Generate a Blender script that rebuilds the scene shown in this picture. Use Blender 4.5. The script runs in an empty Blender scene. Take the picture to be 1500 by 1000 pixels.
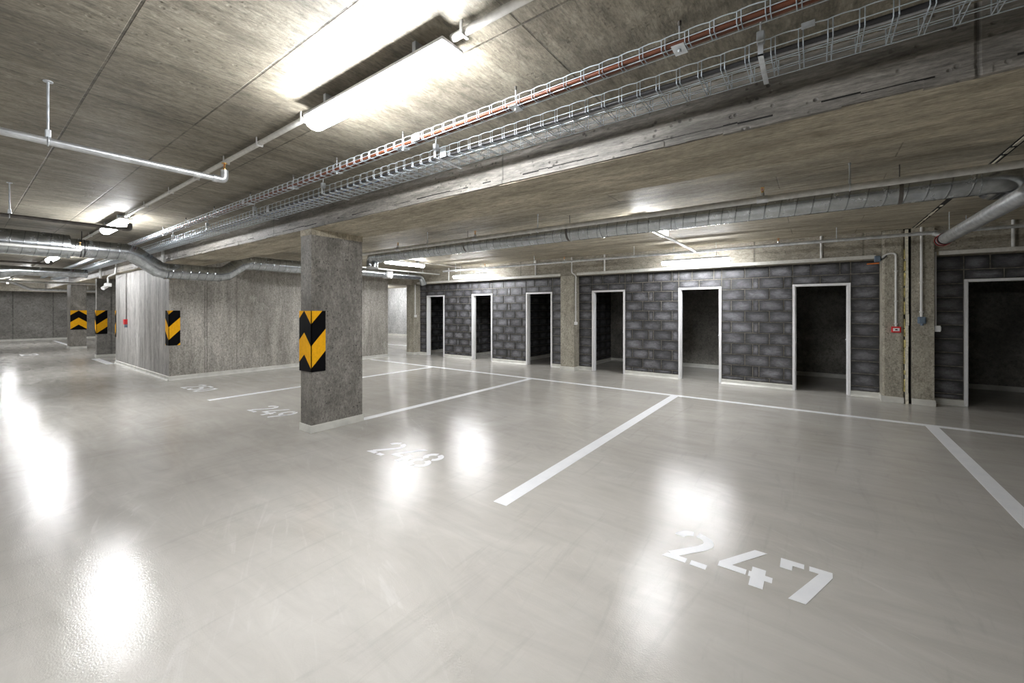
import bpy, bmesh, math, random
from mathutils import Vector, Matrix
random.seed(7)
sc = bpy.context.scene
COL = sc.collection
H = 1.55
ZC = 2.9          # ceiling height
PI = math.pi

# ------------------------------------------------------------------ materials
def new_mat(name):
    m = bpy.data.materials.new(name); m.use_nodes = True
    nt = m.node_tree; b = nt.nodes['Principled BSDF']
    return m, nt, b

def N(nt, typ, **kw):
    n = nt.nodes.new(typ)
    for k, v in kw.items():
        if k in n.inputs.keys(): n.inputs[k].default_value = v
        else: setattr(n, k, v)
    return n

def L(nt, a, b): nt.links.new(a, b)

def math_n(nt, op, a, b=None, clamp=False):
    n = nt.nodes.new('ShaderNodeMath'); n.operation = op; n.use_clamp = clamp
    for i, v in enumerate((a, b)):
        if v is None: continue
        if hasattr(v, 'is_output'): nt.links.new(v, n.inputs[i])
        else: n.inputs[i].default_value = v
    return n.outputs[0]

def mix_c(nt, fac, a, b, blend='MIX'):
    n = nt.nodes.new('ShaderNodeMix'); n.data_type = 'RGBA'; n.blend_type = blend
    for i, v in ((0, fac), (6, a), (7, b)):
        if hasattr(v, 'is_output'): nt.links.new(v, n.inputs[i])
        else: n.inputs[i].default_value = (*v, 1) if isinstance(v, tuple) and len(v) == 3 else v
    return n.outputs[2]

def ramp(nt, fac, stops):
    n = nt.nodes.new('ShaderNodeValToRGB'); e = n.color_ramp.elements
    while len(e) < len(stops): e.new(.5)
    for el, (p, c) in zip(e, stops):
        el.position = p; el.color = (*c, 1) if isinstance(c, tuple) else (c, c, c, 1)
    nt.links.new(fac, n.inputs[0]); return n.outputs[0]

def noise(nt, vec, scale, detail=4, rough=.55, sx=(1, 1, 1), dist=0):
    mp = N(nt, 'ShaderNodeMapping'); mp.inputs['Scale'].default_value = sx
    nt.links.new(vec, mp.inputs['Vector'])
    n = N(nt, 'ShaderNodeTexNoise'); n.inputs['Scale'].default_value = scale
    n.inputs['Detail'].default_value = detail; n.inputs['Roughness'].default_value = rough
    n.inputs['Distortion'].default_value = dist
    nt.links.new(mp.outputs[0], n.inputs['Vector']); return n.outputs[0]

def plain(name, col, rough=.5, metal=0., var=.06, scale=30.):
    m, nt, b = new_mat(name)
    g = N(nt, 'ShaderNodeNewGeometry').outputs['Position']
    f = noise(nt, g, scale, 3)
    lo = tuple(max(0, c * (1 - var * 2)) for c in col); hi = tuple(min(1, c * (1 + var * 2)) for c in col)
    L(nt, ramp(nt, f, [(.3, lo), (.7, hi)]), b.inputs['Base Color'])
    b.inputs['Roughness'].default_value = rough; b.inputs['Metallic'].default_value = metal
    return m

def concrete(name, dark, light, streak=(1, 1, 1), scale=3., pores=.5, pore_scale=38., rough=.75,
             bump=.25, stain=.45, joints=None, spec=.3, fine=(1, 1, 1), sps=13):
    m, nt, b = new_mat(name)
    g = N(nt, 'ShaderNodeNewGeometry').outputs['Position']
    a = noise(nt, g, scale, 8, .62, streak, .3)
    c2 = noise(nt, g, scale * 6, 5, .7, streak, .2)
    f = math_n(nt, 'ADD', math_n(nt, 'MULTIPLY', a, .65), math_n(nt, 'MULTIPLY', c2, .35))
    col = ramp(nt, f, [(.33, dark), (.66, light)])
    big = noise(nt, g, .55, 3, .5)
    col = mix_c(nt, math_n(nt, 'MULTIPLY', ramp(nt, big, [(.38, 0.), (.68, 1.)]), stain), col,
                tuple(x * .62 for x in dark))
    fn = noise(nt, g, 48, 4, .75, fine)
    col = mix_c(nt, .75, col, ramp(nt, fn, [(.32, .38), (.66, 1.)]), 'MULTIPLY')
    sp = noise(nt, g, sps, 6, .8, fine)
    col = mix_c(nt, .7, col, ramp(nt, sp, [(.36, .42), (.52, .95), (.7, 1.)]), 'MULTIPLY')
    # darker blotches and lime bloom
    bl = noise(nt, g, 2.1, 5, .7, tuple(.4 + .6 * k / max(streak) for k in streak), .8)
    col = mix_c(nt, math_n(nt, 'MULTIPLY', ramp(nt, bl, [(.56, 0.), (.7, 1.)]), .55), col, tuple(x * .5 for x in dark))
    col = mix_c(nt, math_n(nt, 'MULTIPLY', ramp(nt, bl, [(.27, 1.), (.4, 0.)]), .35), col, tuple(min(1, x * 1.25) for x in light))
    # air-bubble pores
    v = N(nt, 'ShaderNodeTexVoronoi'); v.inputs['Scale'].default_value = pore_scale; v.inputs['Randomness'].default_value = 1
    nt.links.new(g, v.inputs['Vector'])
    pm = noise(nt, g, pore_scale * .35, 2)
    hole = math_n(nt, 'MULTIPLY', ramp(nt, v.outputs['Distance'], [(.13, 1.), (.27, 0.)]), ramp(nt, pm, [(.5, 0.), (.62, 1.)]))
    hole = math_n(nt, 'MULTIPLY', hole, pores)
    col = mix_c(nt, hole, col, tuple(x * .2 for x in dark))
    hgt = math_n(nt, 'SUBTRACT', f, hole)
    if joints:
        lines = joints(nt, g)
        wob = ramp(nt, noise(nt, g, 5, 4, .7), [(.36, .25), (.6, 1.)])
        lines = math_n(nt, 'MULTIPLY', lines, wob)
        col = mix_c(nt, math_n(nt, 'MULTIPLY', lines, .8), col, tuple(x * .22 for x in dark))
        hgt = math_n(nt, 'SUBTRACT', hgt, math_n(nt, 'MULTIPLY', lines, .8))
    L(nt, col, b.inputs['Base Color'])
    L(nt, ramp(nt, c2, [(.3, rough - .12), (.7, min(1., rough + .1))]), b.inputs['Roughness'])
    b.inputs['Specular IOR Level'].default_value = spec
    bp = N(nt, 'ShaderNodeBump'); bp.inputs['Strength'].default_value = bump; bp.inputs['Distance'].default_value = .02
    L(nt, hgt, bp.inputs['Height']); L(nt, bp.outputs[0], b.inputs['Normal'])
    return m

def brick_lines(w, h, off, ox, oy, mortar=.006):
    def f(nt, g):
        mp = N(nt, 'ShaderNodeMapping'); mp.inputs['Location'].default_value = (ox, oy, 0)
        nt.links.new(g, mp.inputs['Vector'])
        t = N(nt, 'ShaderNodeTexBrick'); t.offset = off; t.squash = 1
        t.inputs['Scale'].default_value = 1; t.inputs['Mortar Size'].default_value = mortar
        t.inputs['Mortar Smooth'].default_value = .4
        t.inputs['Brick Width'].default_value = w; t.inputs['Row Height'].default_value = h
        nt.links.new(mp.outputs[0], t.inputs['Vector'])
        return t.outputs['Fac']
    return f

def axis_lines(axis, positions, width=.012):
    def f(nt, g):
        s = N(nt, 'ShaderNodeSeparateXYZ'); nt.links.new(g, s.inputs[0]); o = s.outputs[axis]
        tot = None
        for p in positions:
            d = math_n(nt, 'ABSOLUTE', math_n(nt, 'SUBTRACT', o, p))
            l = ramp(nt, math_n(nt, 'DIVIDE', d, width * 3), [(.12, 1.), (.5, 0.)])
            tot = l if tot is None else math_n(nt, 'MAXIMUM', tot, l)
        return tot
    return f

M = {}
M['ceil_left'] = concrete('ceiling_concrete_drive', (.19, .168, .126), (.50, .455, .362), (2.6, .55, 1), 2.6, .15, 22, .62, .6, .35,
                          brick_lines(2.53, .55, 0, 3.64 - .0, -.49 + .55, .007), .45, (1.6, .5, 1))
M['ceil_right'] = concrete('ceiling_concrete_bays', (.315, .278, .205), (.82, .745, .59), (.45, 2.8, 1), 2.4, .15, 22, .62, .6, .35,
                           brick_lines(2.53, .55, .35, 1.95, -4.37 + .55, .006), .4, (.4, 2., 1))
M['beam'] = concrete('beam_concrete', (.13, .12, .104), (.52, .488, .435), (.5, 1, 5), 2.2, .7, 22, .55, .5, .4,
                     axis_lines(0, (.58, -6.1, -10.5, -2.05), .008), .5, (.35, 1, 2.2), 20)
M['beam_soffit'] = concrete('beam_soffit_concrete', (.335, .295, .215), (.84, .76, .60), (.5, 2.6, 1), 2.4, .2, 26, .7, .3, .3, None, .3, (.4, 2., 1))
M['wall'] = concrete('cast_wall_concrete', (.33, .31, .27), (.84, .80, .73), (2.2, 2.2, .35), 1.7, .8, 24, .62, .35, .4,
                     axis_lines(1, (3.457, 3.50, 4.115, 5.9, 7.64), .008), .4, (1, 1, .6), 28)
M['wall_core'] = concrete('cast_core_concrete', (.28, .27, .25), (.86, .84, .81), (3.2, 3.2, .22), 1.6, .5, 22, .5, .4, .3,
                          axis_lines(0, (-15.7, -15.0, -13.39, -12.14, -11.62), .010), .5, (1, 1, .12), 16)
M['wall_far'] = concrete('far_wall_concrete', (.26, .25, .23), (.5, .485, .455), (1, 1, 1.5), 1.6, .5, 16, .7, .3, .4,
                         axis_lines(1, (1.75, 3.1, -.6, -3.1, 4.3), .02))
M['column'] = concrete('column_concrete', (.19, .178, .158), (.50, .475, .43), (1.6, 1.6, .7), 2.6, 1., 26, .62, .45, .35, None, .3, (1, 1, .7), 30)
M['pillar'] = concrete('pillar_concrete', (.36, .335, .27), (.72, .675, .56), (1.6, 1.6, .6), 2.4, .9, 26, .7, .4, .3, None, .3, (1, 1, .7), 26)
M['lintel'] = concrete('lintel_concrete', (.33, .305, .25), (.66, .61, .51), (.6, 1, 2.4), 2.8, .6, 26, .7, .4, .3,
                       axis_lines(0, (-6.6, -.947, .698, 2.45), .014), .3, (.6, 1, 1.6))
M['cellar'] = concrete('cellar_wall_concrete', (.2, .19, .17), (.46, .44, .39), (1, 1, 1), 2.4, .5, 18, .75, .3, .4)
M['white_wall'] = concrete('pale_wall_concrete', (.5, .5, .49), (.85, .85, .84), (1.8, 1.8, .5), 1.4, .3, 22, .7, .2, .15)
M['plinth'] = plain('plinth_epoxy', (.66, .655, .61), .35, 0, .07, 5)
M['white_metal'] = plain('white_lacquered_steel', (.80, .80, .81), .4, 0, .02)
M['white_plastic'] = plain('white_plastic', (.72, .72, .71), .45, 0, .03)
M['grey_plastic'] = plain('grey_plastic_trunking', (.60, .59, .55), .5, 0, .05)
M['steel'] = plain('zinc_steel', (.66, .70, .74), .36, .6, .08, 20)
M['zinc_sheet'] = plain('zinc_sheet', (.50, .53, .555), .22, 1., .12, 12)
M['tray_wire'] = plain('tray_wire_zinc', (.60, .67, .73), .35, .4, .05, 20)
M['pipe'] = plain('galvanised_pipe', (.66, .68, .70), .38, .85, .1, 14)
M['white_pipe'] = plain('painted_pipe', (.62, .62, .60), .38, .15, .08, 14)
M['dark_pipe'] = plain('dark_steel_pipe', (.16, .15, .14), .45, .6, .1, 20)
M['black'] = plain('black_rubber', (.012, .012, .013), .5, 0, .05)
M['blackcable'] = plain('black_cable_jacket', (.02, .02, .022), .4)
M['brown'] = plain('brown_cable_jacket', (.13, .036, .013), .45, 0, .1, 8)
M['greycable'] = plain('grey_cable_jacket', (.45, .46, .48), .45)
M['bluecable'] = plain('blue_cable_jacket', (.03, .06, .22), .45)
M['red'] = plain('red_plastic', (.62, .025, .03), .35)
M['brass'] = plain('brass', (.75, .48, .16), .3, 1.)
M['orange'] = plain('orange_plastic', (.75, .2, .04), .45)
M['bluegrey'] = plain('blue_grey_plastic', (.14, .19, .25), .45)
M['foam'] = plain('joint_foam_white', (.78, .74, .62), .9, 0, .12, 25)
M['foam_yellow'] = plain('joint_foam_yellow', (.62, .53, .22), .9, 0, .25, 20)
M['gap'] = plain('joint_gap_dark', (.012, .011, .01), .9)
M['housing'] = plain('lamp_housing_grey', (.78, .78, .80), .5, 0, .03)

# floor: grey epoxy, slight orange peel and trowel marks
m, nt, b = new_mat('floor_epoxy'); M['floor'] = m
g = N(nt, 'ShaderNodeNewGeometry').outputs['Position']
f1 = noise(nt, g, .9, 6, .6, (1, 1, 1), .8)
f2 = noise(nt, g, 2.6, 7, .68, (.35, 1.6, 1), 1.4)
col = ramp(nt, f1, [(.3, (.485, .463, .422)), (.7, (.575, .555, .517))])
col = mix_c(nt, .30, col, ramp(nt, f2, [(.34, .62), (.66, 1.)]), 'MULTIPLY')
rot = N(nt, 'ShaderNodeMapping'); rot.inputs['Rotation'].default_value = (0, 0, .5); L(nt, g, rot.inputs['Vector'])
sc1 = noise(nt, rot.outputs[0], 4, 6, .62, (.22, 1.5, 1), 2.2)
scuff = ramp(nt, sc1, [(.58, 0.), (.68, 1.)])
scuff = math_n(nt, 'MULTIPLY', scuff, ramp(nt, noise(nt, g, .5, 3), [(.46, .0), (.62, 1.)]))
col = mix_c(nt, math_n(nt, 'MULTIPLY', scuff, .20), col, (.78, .77, .75))
sc2 = noise(nt, g, 3.2, 5, .65, (1.7, .2, 1), 2.)
col = mix_c(nt, math_n(nt, 'MULTIPLY', ramp(nt, sc2, [(.56, 0.), (.7, 1.)]), .22), col, (.30, .29, .265))
L(nt, col, b.inputs['Base Color'])
L(nt, ramp(nt, f2, [(.3, .11), (.7, .21)]), b.inputs['Roughness'])
b.inputs['Specular IOR Level'].default_value = .32
bp = N(nt, 'ShaderNodeBump'); bp.inputs['Strength'].default_value = .09; bp.inputs['Distance'].default_value = .01
pe = math_n(nt, 'ADD', noise(nt, g, 130, 2, .5), math_n(nt, 'MULTIPLY', noise(nt, g, 4, 3, .5), 2.6))
L(nt, pe, bp.inputs['Height']); L(nt, bp.outputs[0], b.inputs['Normal'])

m, nt, b = new_mat('floor_paint_white'); M['paint'] = m
g = N(nt, 'ShaderNodeNewGeometry').outputs['Position']
L(nt, ramp(nt, noise(nt, g, 7, 5, .7), [(.3, (.84, .855, .88)), (.6, (.90, .91, .93))]), b.inputs['Base Color'])
b.inputs['Roughness'].default_value = .35

# concrete blocks: charcoal, each block its own tone
m, nt, b = new_mat('charcoal_block'); M['block'] = m
g = N(nt, 'ShaderNodeNewGeometry')
rnd = g.outputs['Random Per Island']
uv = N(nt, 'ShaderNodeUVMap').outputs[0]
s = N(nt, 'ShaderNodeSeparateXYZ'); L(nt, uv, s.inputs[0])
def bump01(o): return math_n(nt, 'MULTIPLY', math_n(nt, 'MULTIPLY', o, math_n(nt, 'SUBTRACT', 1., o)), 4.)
sheen = math_n(nt, 'MULTIPLY', math_n(nt, 'POWER', math_n(nt, 'MULTIPLY', bump01(s.outputs[0]), bump01(s.outputs[1])), .8), .34)  # lamp sheen painted into the colour: block centres lighter, edges darker
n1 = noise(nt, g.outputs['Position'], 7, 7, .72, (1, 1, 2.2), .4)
pat = math_n(nt, 'ADD', math_n(nt, 'MULTIPLY', sheen, 1.0), math_n(nt, 'MULTIPLY', math_n(nt, 'SUBTRACT', n1, .5), .8))
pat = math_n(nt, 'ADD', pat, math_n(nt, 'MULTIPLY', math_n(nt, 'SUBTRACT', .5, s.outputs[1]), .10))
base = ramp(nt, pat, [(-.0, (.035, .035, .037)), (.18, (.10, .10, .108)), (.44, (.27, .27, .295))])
base = mix_c(nt, .85, base, ramp(nt, rnd, [(0., .38), (1., 1.)]), 'MULTIPLY')
base = mix_c(nt, .5, base, ramp(nt, noise(nt, g.outputs['Position'], 90, 3, .7), [(.3, .4), (.7, 1.)]), 'MULTIPLY')
L(nt, base, b.inputs['Base Color']); b.inputs['Roughness'].default_value = .5
b.inputs['Specular IOR Level'].default_value = .5
bp = N(nt, 'ShaderNodeBump'); bp.inputs['Strength'].default_value = .35; bp.inputs['Distance'].default_value = .006
L(nt, noise(nt, g.outputs['Position'], 70, 4, .7), bp.inputs['Height']); L(nt, bp.outputs[0], b.inputs['Normal'])
M['mortar'] = plain('block_mortar', (.19, .175, .15), .9, 0, .2, 20)

# spiral duct: zinc with helical lock seam
def duct_mat(name, pitch):
    m, nt, b = new_mat(name)
    uv = N(nt, 'ShaderNodeUVMap').outputs[0]
    s = N(nt, 'ShaderNodeSeparateXYZ'); L(nt, uv, s.inputs[0])
    t = math_n(nt, 'FRACT', math_n(nt, 'ADD', math_n(nt, 'DIVIDE', s.outputs[0], pitch), s.outputs[1]))
    d = math_n(nt, 'ABSOLUTE', math_n(nt, 'SUBTRACT', t, .5))
    seam = ramp(nt, d, [(.0, 1.), (.022, .9), (.05, 0.)])
    gp = N(nt, 'ShaderNodeNewGeometry').outputs['Position']
    nz = noise(nt, gp, 9, 5, .7)
    col = ramp(nt, nz, [(.3, (.40, .43, .45)), (.7, (.60, .63, .655))])
    col = mix_c(nt, math_n(nt, 'MULTIPLY', seam, .6), col, (.12, .13, .14))
    L(nt, col, b.inputs['Base Color']); b.inputs['Metallic'].default_value = 1.
    L(nt, ramp(nt, nz, [(.3, .17), (.7, .30)]), b.inputs['Roughness'])
    bp = N(nt, 'ShaderNodeBump'); bp.inputs['Strength'].default_value = .5; bp.inputs['Distance'].default_value = .006
    L(nt, seam, bp.inputs['Height']); L(nt, bp.outputs[0], b.inputs['Normal'])
    return m
M['duct'] = duct_mat('spiral_duct_zinc', .137)

# black and yellow chevrons: stripe phase is stored in the UV map
m, nt, b = new_mat('hazard_chevron_foam'); M['chevron'] = m
s = N(nt, 'ShaderNodeSeparateXYZ'); L(nt, N(nt, 'ShaderNodeUVMap').outputs[0], s.inputs[0])
t = math_n(nt, 'GREATER_THAN', math_n(nt, 'FRACT', s.outputs[1]), .5)
nz = noise(nt, N(nt, 'ShaderNodeNewGeometry').outputs['Position'], 25, 4, .7)
L(nt, mix_c(nt, t, ramp(nt, nz, [(.3, (.80, .39, .010)), (.6, (.92, .46, .014))]), (.003, .003, .004)), b.inputs['Base Color'])
b.inputs['Roughness'].default_value = .6; b.inputs['Specular IOR Level'].default_value = .08

def emit(name, col, st):
    m, nt, b = new_mat(name)
    b.inputs['Base Color'].default_value = (.8, .8, .8, 1)
    b.inputs['Emission Color'].default_value = (*col, 1); b.inputs['Emission Strength'].default_value = st
    return m
LAMP = 153.0
M['diffuser'] = emit('lamp_diffuser_lit', (.97, .98, 1.0), LAMP)
M['diffuser_dim'] = emit('lamp_diffuser_dim', (.97, .98, 1.0), LAMP * .62)
M['diffuser_bright'] = emit('lamp_diffuser_bright', (.97, .98, 1.0), LAMP * 1.25)

# ------------------------------------------------------------------ mesh builder
class MB:
    def __init__(s): s.v = []; s.f = []; s.m = []; s.uv = []; s.mats = []; s.mi = 0; s.sm = []
    def use(s, mat):
        if mat not in s.mats: s.mats.append(mat)
        s.mi = s.mats.index(mat); return s
    def face(s, pts, uv=None, smooth=False):
        i = len(s.v); s.v += [tuple(p) for p in pts]; s.f.append(tuple(range(i, i + len(pts))))
        s.m.append(s.mi); s.uv.append(uv or [(0, 0)] * len(pts)); s.sm.append(smooth)
    def add(s, verts, faces, uvs=None, smooth=False):
        i = len(s.v); s.v += [tuple(p) for p in verts]
        for k, f in enumerate(faces):
            s.f.append(tuple(i + j for j in f)); s.m.append(s.mi)
            s.uv.append(uvs[k] if uvs else [(0, 0)] * len(f)); s.sm.append(smooth)
        return s
    def box(s, x0, x1, y0, y1, z0, z1, bev=0.):
        if x0 > x1: x0, x1 = x1, x0
        if y0 > y1: y0, y1 = y1, y0
        if z0 > z1: z0, z1 = z1, z0
        if bev <= 0:
            v = [(x, y, z) for z in (z0, z1) for x, y in ((x0, y0), (x1, y0), (x1, y1), (x0, y1))]
            return s.add(v, [(3, 2, 1, 0), (4, 5, 6, 7), (0, 1, 5, 4), (1, 2, 6, 5), (2, 3, 7, 6), (3, 0, 4, 7)])
        bm = bmesh.new(); bmesh.ops.create_cube(bm, size=1)
        for q in bm.verts: q.co = Vector(((x0 + x1) / 2 + q.co.x * (x1 - x0), (y0 + y1) / 2 + q.co.y * (y1 - y0), (z0 + z1) / 2 + q.co.z * (z1 - z0)))
        bmesh.ops.bevel(bm, geom=list(bm.edges), offset=bev, segments=2, affect='EDGES', profile=.5)
        bm.verts.ensure_lookup_table()
        s.add([q.co[:] for q in bm.verts], [tuple(q.index for q in f.verts) for f in bm.faces]); bm.free(); return s
    def tube(s, path, r, n=12, cap=True, smooth=True, twist=0.):
        P = [Vector(p) for p in path]
        R = r if isinstance(r, (list, tuple)) else [r] * len(P)
        d = [(P[min(i + 1, len(P) - 1)] - P[max(i - 1, 0)]).normalized() for i in range(len(P))]
        up = Vector((0, 0, 1)) if abs(d[0].z) < .9 else Vector((0, 1, 0))
        a = d[0].cross(up).normalized()
        rings = []; ln = 0; lens = []
        for i, p in enumerate(P):
            if i: ln += (p - P[i - 1]).length
            lens.append(ln)
            a = (a - d[i] * a.dot(d[i])).normalized(); bb = d[i].cross(a)
            k = 1.
            if 0 < i < len(P) - 1:
                c = (P[i] - P[i - 1]).normalized().dot((P[i + 1] - P[i]).normalized())
                k = 1 / max(.5, math.sqrt((1 + c) / 2))
            bend = None
            if k > 1.001: bend = ((P[i + 1] - P[i]).normalized() - (P[i] - P[i - 1]).normalized()).normalized()
            ring = []
            for j in range(n):
                t = 2 * PI * j / n
                o = a * math.cos(t) * R[i] + bb * math.sin(t) * R[i]
                if bend is not None: o += bend * o.dot(bend) * (k - 1)
                ring.append(p + o)
            rings.append(ring)
        v = [q for rg in rings for q in rg]; F = []; U = []
        for i in range(len(P) - 1):
            for j in range(n):
                j2 = (j + 1) % n
                F.append((i * n + j, i * n + j2, (i + 1) * n + j2, (i + 1) * n + j))
                U.append([(lens[i], j / n), (lens[i], (j + 1) / n), (lens[i + 1], (j + 1) / n), (lens[i + 1], j / n)])
        s.add(v, F, U, smooth)
        if cap:
            s.face(list(reversed(rings[0]))); s.face(rings[-1])
        return s
    def cyl(s, p, q, r, n=16): return s.tube([p, q], r, n)
    def ball(s, c, r, n=10):
        bm = bmesh.new(); bmesh.ops.create_uvsphere(bm, u_segments=n, v_segments=max(6, n // 2 + 1), radius=r)
        s.add([(Vector(c) + q.co)[:] for q in bm.verts], [tuple(q.index for q in f.verts) for f in bm.faces], None, True); bm.free(); return s
    def build(s, name, mat=None, parent=None, loc=None):
        me = bpy.data.meshes.new(name); o0 = Vector(loc) if loc else Vector((0, 0, 0))
        me.from_pydata([tuple(Vector(p) - o0) for p in s.v], [], s.f)
        mats = s.mats or [mat]
        for q in mats: me.materials.append(M[q] if isinstance(q, str) else q)
        me.polygons.foreach_set('material_index', s.m if s.mats else [0] * len(s.f))
        me.polygons.foreach_set('use_smooth', s.sm)
        ul = me.uv_layers.new(name='UVMap')
        flat = [c for u in s.uv for p in u for c in p]
        ul.data.foreach_set('uv', flat)
        me.update()
        o = bpy.data.objects.new(name, me); COL.objects.link(o)
        if parent is not None:
            o.parent = parent
            o.location = o0 - parent_world(parent) if loc else -parent_world(parent)
        elif loc: o.location = o0
        return o

def parent_world(o):
    p = Vector((0, 0, 0))
    while o is not None: p += o.location; o = o.parent
    return p

def tag(o, label, cat, group=None):
    o['label'] = label; o['category'] = cat
    if group: o['group'] = group
    return o
def thing(name, label, cat, loc, group=None):
    o = bpy.data.objects.new(name, None); COL.objects.link(o); o.location = loc
    o.empty_display_size = .1
    return tag(o, label, cat, group)
def struct(o): o['kind'] = 'structure'; return o
def copy_tree(o, parent=None):
    c = o.copy(); COL.objects.link(c)
    if parent is not None: c.parent = parent
    for ch in list(o.children): copy_tree(ch, c)
    return c
def fillet(pts, r, n=5):
    P = [Vector(p) for p in pts]; out = [P[0]]
    for i in range(1, len(P) - 1):
        a = (P[i - 1] - P[i]); c = (P[i + 1] - P[i]); rr = min(r, a.length * .49, c.length * .49)
        A = P[i] + a.normalized() * rr; B = P[i] + c.normalized() * rr
        for k in range(n + 1):
            t = k / n; out.append((A * (1 - t) + P[i] * t) * (1 - t) + (P[i] * (1 - t) + B * t) * t)
    return out + [P[-1]]

# ------------------------------------------------------------------ room shell
X0, X1, Y0, Y1 = -32.2, 7.0, -9.0, 16.2
WY = 9.65   # front of block wall
q = MB().use('floor'); q.face([(X0, Y0, 0), (X1, Y0, 0), (X1, Y1, 0), (X0, Y1, 0)]); struct(q.build('floor'))
q = MB()
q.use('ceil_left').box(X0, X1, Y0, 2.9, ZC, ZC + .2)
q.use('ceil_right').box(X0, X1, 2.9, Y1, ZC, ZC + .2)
# expansion joint across the slab
q.use('gap').box(1.30, 1.355, 3.4, 9.4, ZC - .003, ZC + .01)
rj = random.Random(3)
q.use('foam')
y = 3.4
while y < 9.3:
    l = rj.uniform(.06, .3); w = rj.uniform(.012, .028)
    if rj.random() < .75: q.box(1.325 - w / 2, 1.325 + w / 2, y, y + l, ZC - .008, ZC)
    y += l + rj.uniform(.0, .06)
struct(q.build('ceiling'))
q = MB().use('wall_far'); q.box(X0 - .2, X0, Y0, Y1, 0, ZC); struct(q.build('wall_far'))
q = MB().use('white_wall'); q.box(X0, -11.0, Y1, Y1 + .2, 0, ZC); struct(q.build('wall_passage'))
q = MB().use('wall'); q.box(X0, X1, Y0 - .2, Y0, 0, ZC); struct(q.build('wall_behind'))
q = MB().use('wall'); q.box(X1, X1 + .2, Y0, 12, 0, ZC); struct(q.build('wall_right'))
q = MB().use('cellar'); q.box(-11.2, X1, 11.95, 12.15, 0, ZC); struct(q.build('wall_cellar'))

# ------------------------------------------------------------------ block wall
CZ = [.10, .183] + [.183 + .2245 * k for k in range(1, 11)]
def blocks(q, n, u0, u1, z0, z1, to3, rr, phase=0):
    """front faces of a block panel; to3(u, depth, z) maps to the room"""
    J = .005
    for k in range(len(CZ) - 1):
        a, b_ = max(CZ[k], z0), min(CZ[k + 1], z1)
        if b_ - a < .03: continue
        cuts = [u0]
        u = u0 + (.43 if (k + phase) % 2 else .285)
        flip = 0
        if u1 - u0 < .5: u = u1
        if 1.2 < u1 - u0 < 1.3:
            cuts += [u0 + d for d in ((.18, .57, .68, 1.10) if (k + phase) % 2 else (.43, .86))]; u = u1
        while u < u1 - .08:
            cuts.append(u)
            if (k + phase) % 2 == 0 and flip == 1 and u1 - u > .6: u += .11; flip = 2
            else: u += .435; flip += 1
        cuts.append(u1)
        for i in range(len(cuts) - 1):
            c0, c1 = cuts[i] + J, cuts[i + 1] - J; d0, d1 = a + J, b_ - J
            if c1 - c0 < .02: continue
            jy = rr.uniform(-.003, .003); ch = .006; dp = .013
            o = [(c0, dp, d0), (c1, dp, d0), (c1, dp, d1), (c0, dp, d1)]
            f = [(c0 + ch, jy, d0 + ch), (c1 - ch, jy, d0 + ch), (c1 - ch, jy, d1 - ch), (c0 + ch, jy, d1 - ch)]
            V = [to3(*p) for p in o + f]
            q.add(V, [(4, 5, 6, 7), (0, 1, 5, 4), (1, 2, 6, 5), (2, 3, 7, 6), (3, 0, 4, 7)],
                  [[(0, 0), (1, 0), (1, 1), (0, 1)], [(0, 0), (1, 0), (1, 0), (0, 0)], [(1, 0), (1, 1), (1, 1), (1, 0)],
                   [(1, 1), (0, 1), (0, 1), (1, 1)], [(0, 1), (0, 0), (0, 0), (0, 1)]])
DOORS = [(-10.724, -9.878), (-8.651, -7.83), (-6.588, -5.733), (-4.556, -3.69), (-2.448, -1.576), (-.332, .54), (1.951, 2.82), (4.3, 5.17)]
DH = 2.045
front = lambda u, d, z: (u, WY + d, z)
rr = random.Random(11)
edges = [-11.25] + [e for d in DOORS for e in d] + [X1]
panels = []
for i in range(0, len(edges), 2):
    a, b_ = edges[i], edges[i + 1]
    for p0, p1 in ((-11.46, -11.08), (-5.32, -4.93), (.935, 1.565)):
        if a < p1 and b_ > p0:
            if p0 - a > .05: panels.append((a, p0))
            a = p1
    panels.append((a, b_))
for i, (a, b_) in enumerate(panels):
    q = MB().use('mortar'); q.box(a, b_, WY + .010, WY + .20, 0, 2.5)
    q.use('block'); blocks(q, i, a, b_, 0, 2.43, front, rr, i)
    struct(q.build('wall_back'))
for a, b_ in DOORS:                                   # masonry over each opening
    q = MB().use('mortar'); q.box(a, b_, WY + .010, WY + .20, DH, 2.5)
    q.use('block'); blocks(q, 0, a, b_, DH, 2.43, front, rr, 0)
    struct(q.build('wall_back'))
# partitions between the cellars
for px in (-11.3, -9.3, -7.2, -5.13, -3.1, -.95, 1.25, 3.55, 5.9):
    q = MB().use('mortar'); q.box(px - .12, px + .10, WY + .2, 11.95, 0, ZC)
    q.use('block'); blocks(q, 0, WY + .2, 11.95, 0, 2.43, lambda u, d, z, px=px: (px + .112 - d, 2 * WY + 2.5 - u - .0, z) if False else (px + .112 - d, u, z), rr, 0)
    struct(q.build('wall_partition'))
# passage end wall
q = MB().use('wall'); q.box(-11.45, -11.25, 9.62, Y1, 0, ZC); struct(q.build('wall_passage_side'))

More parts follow.
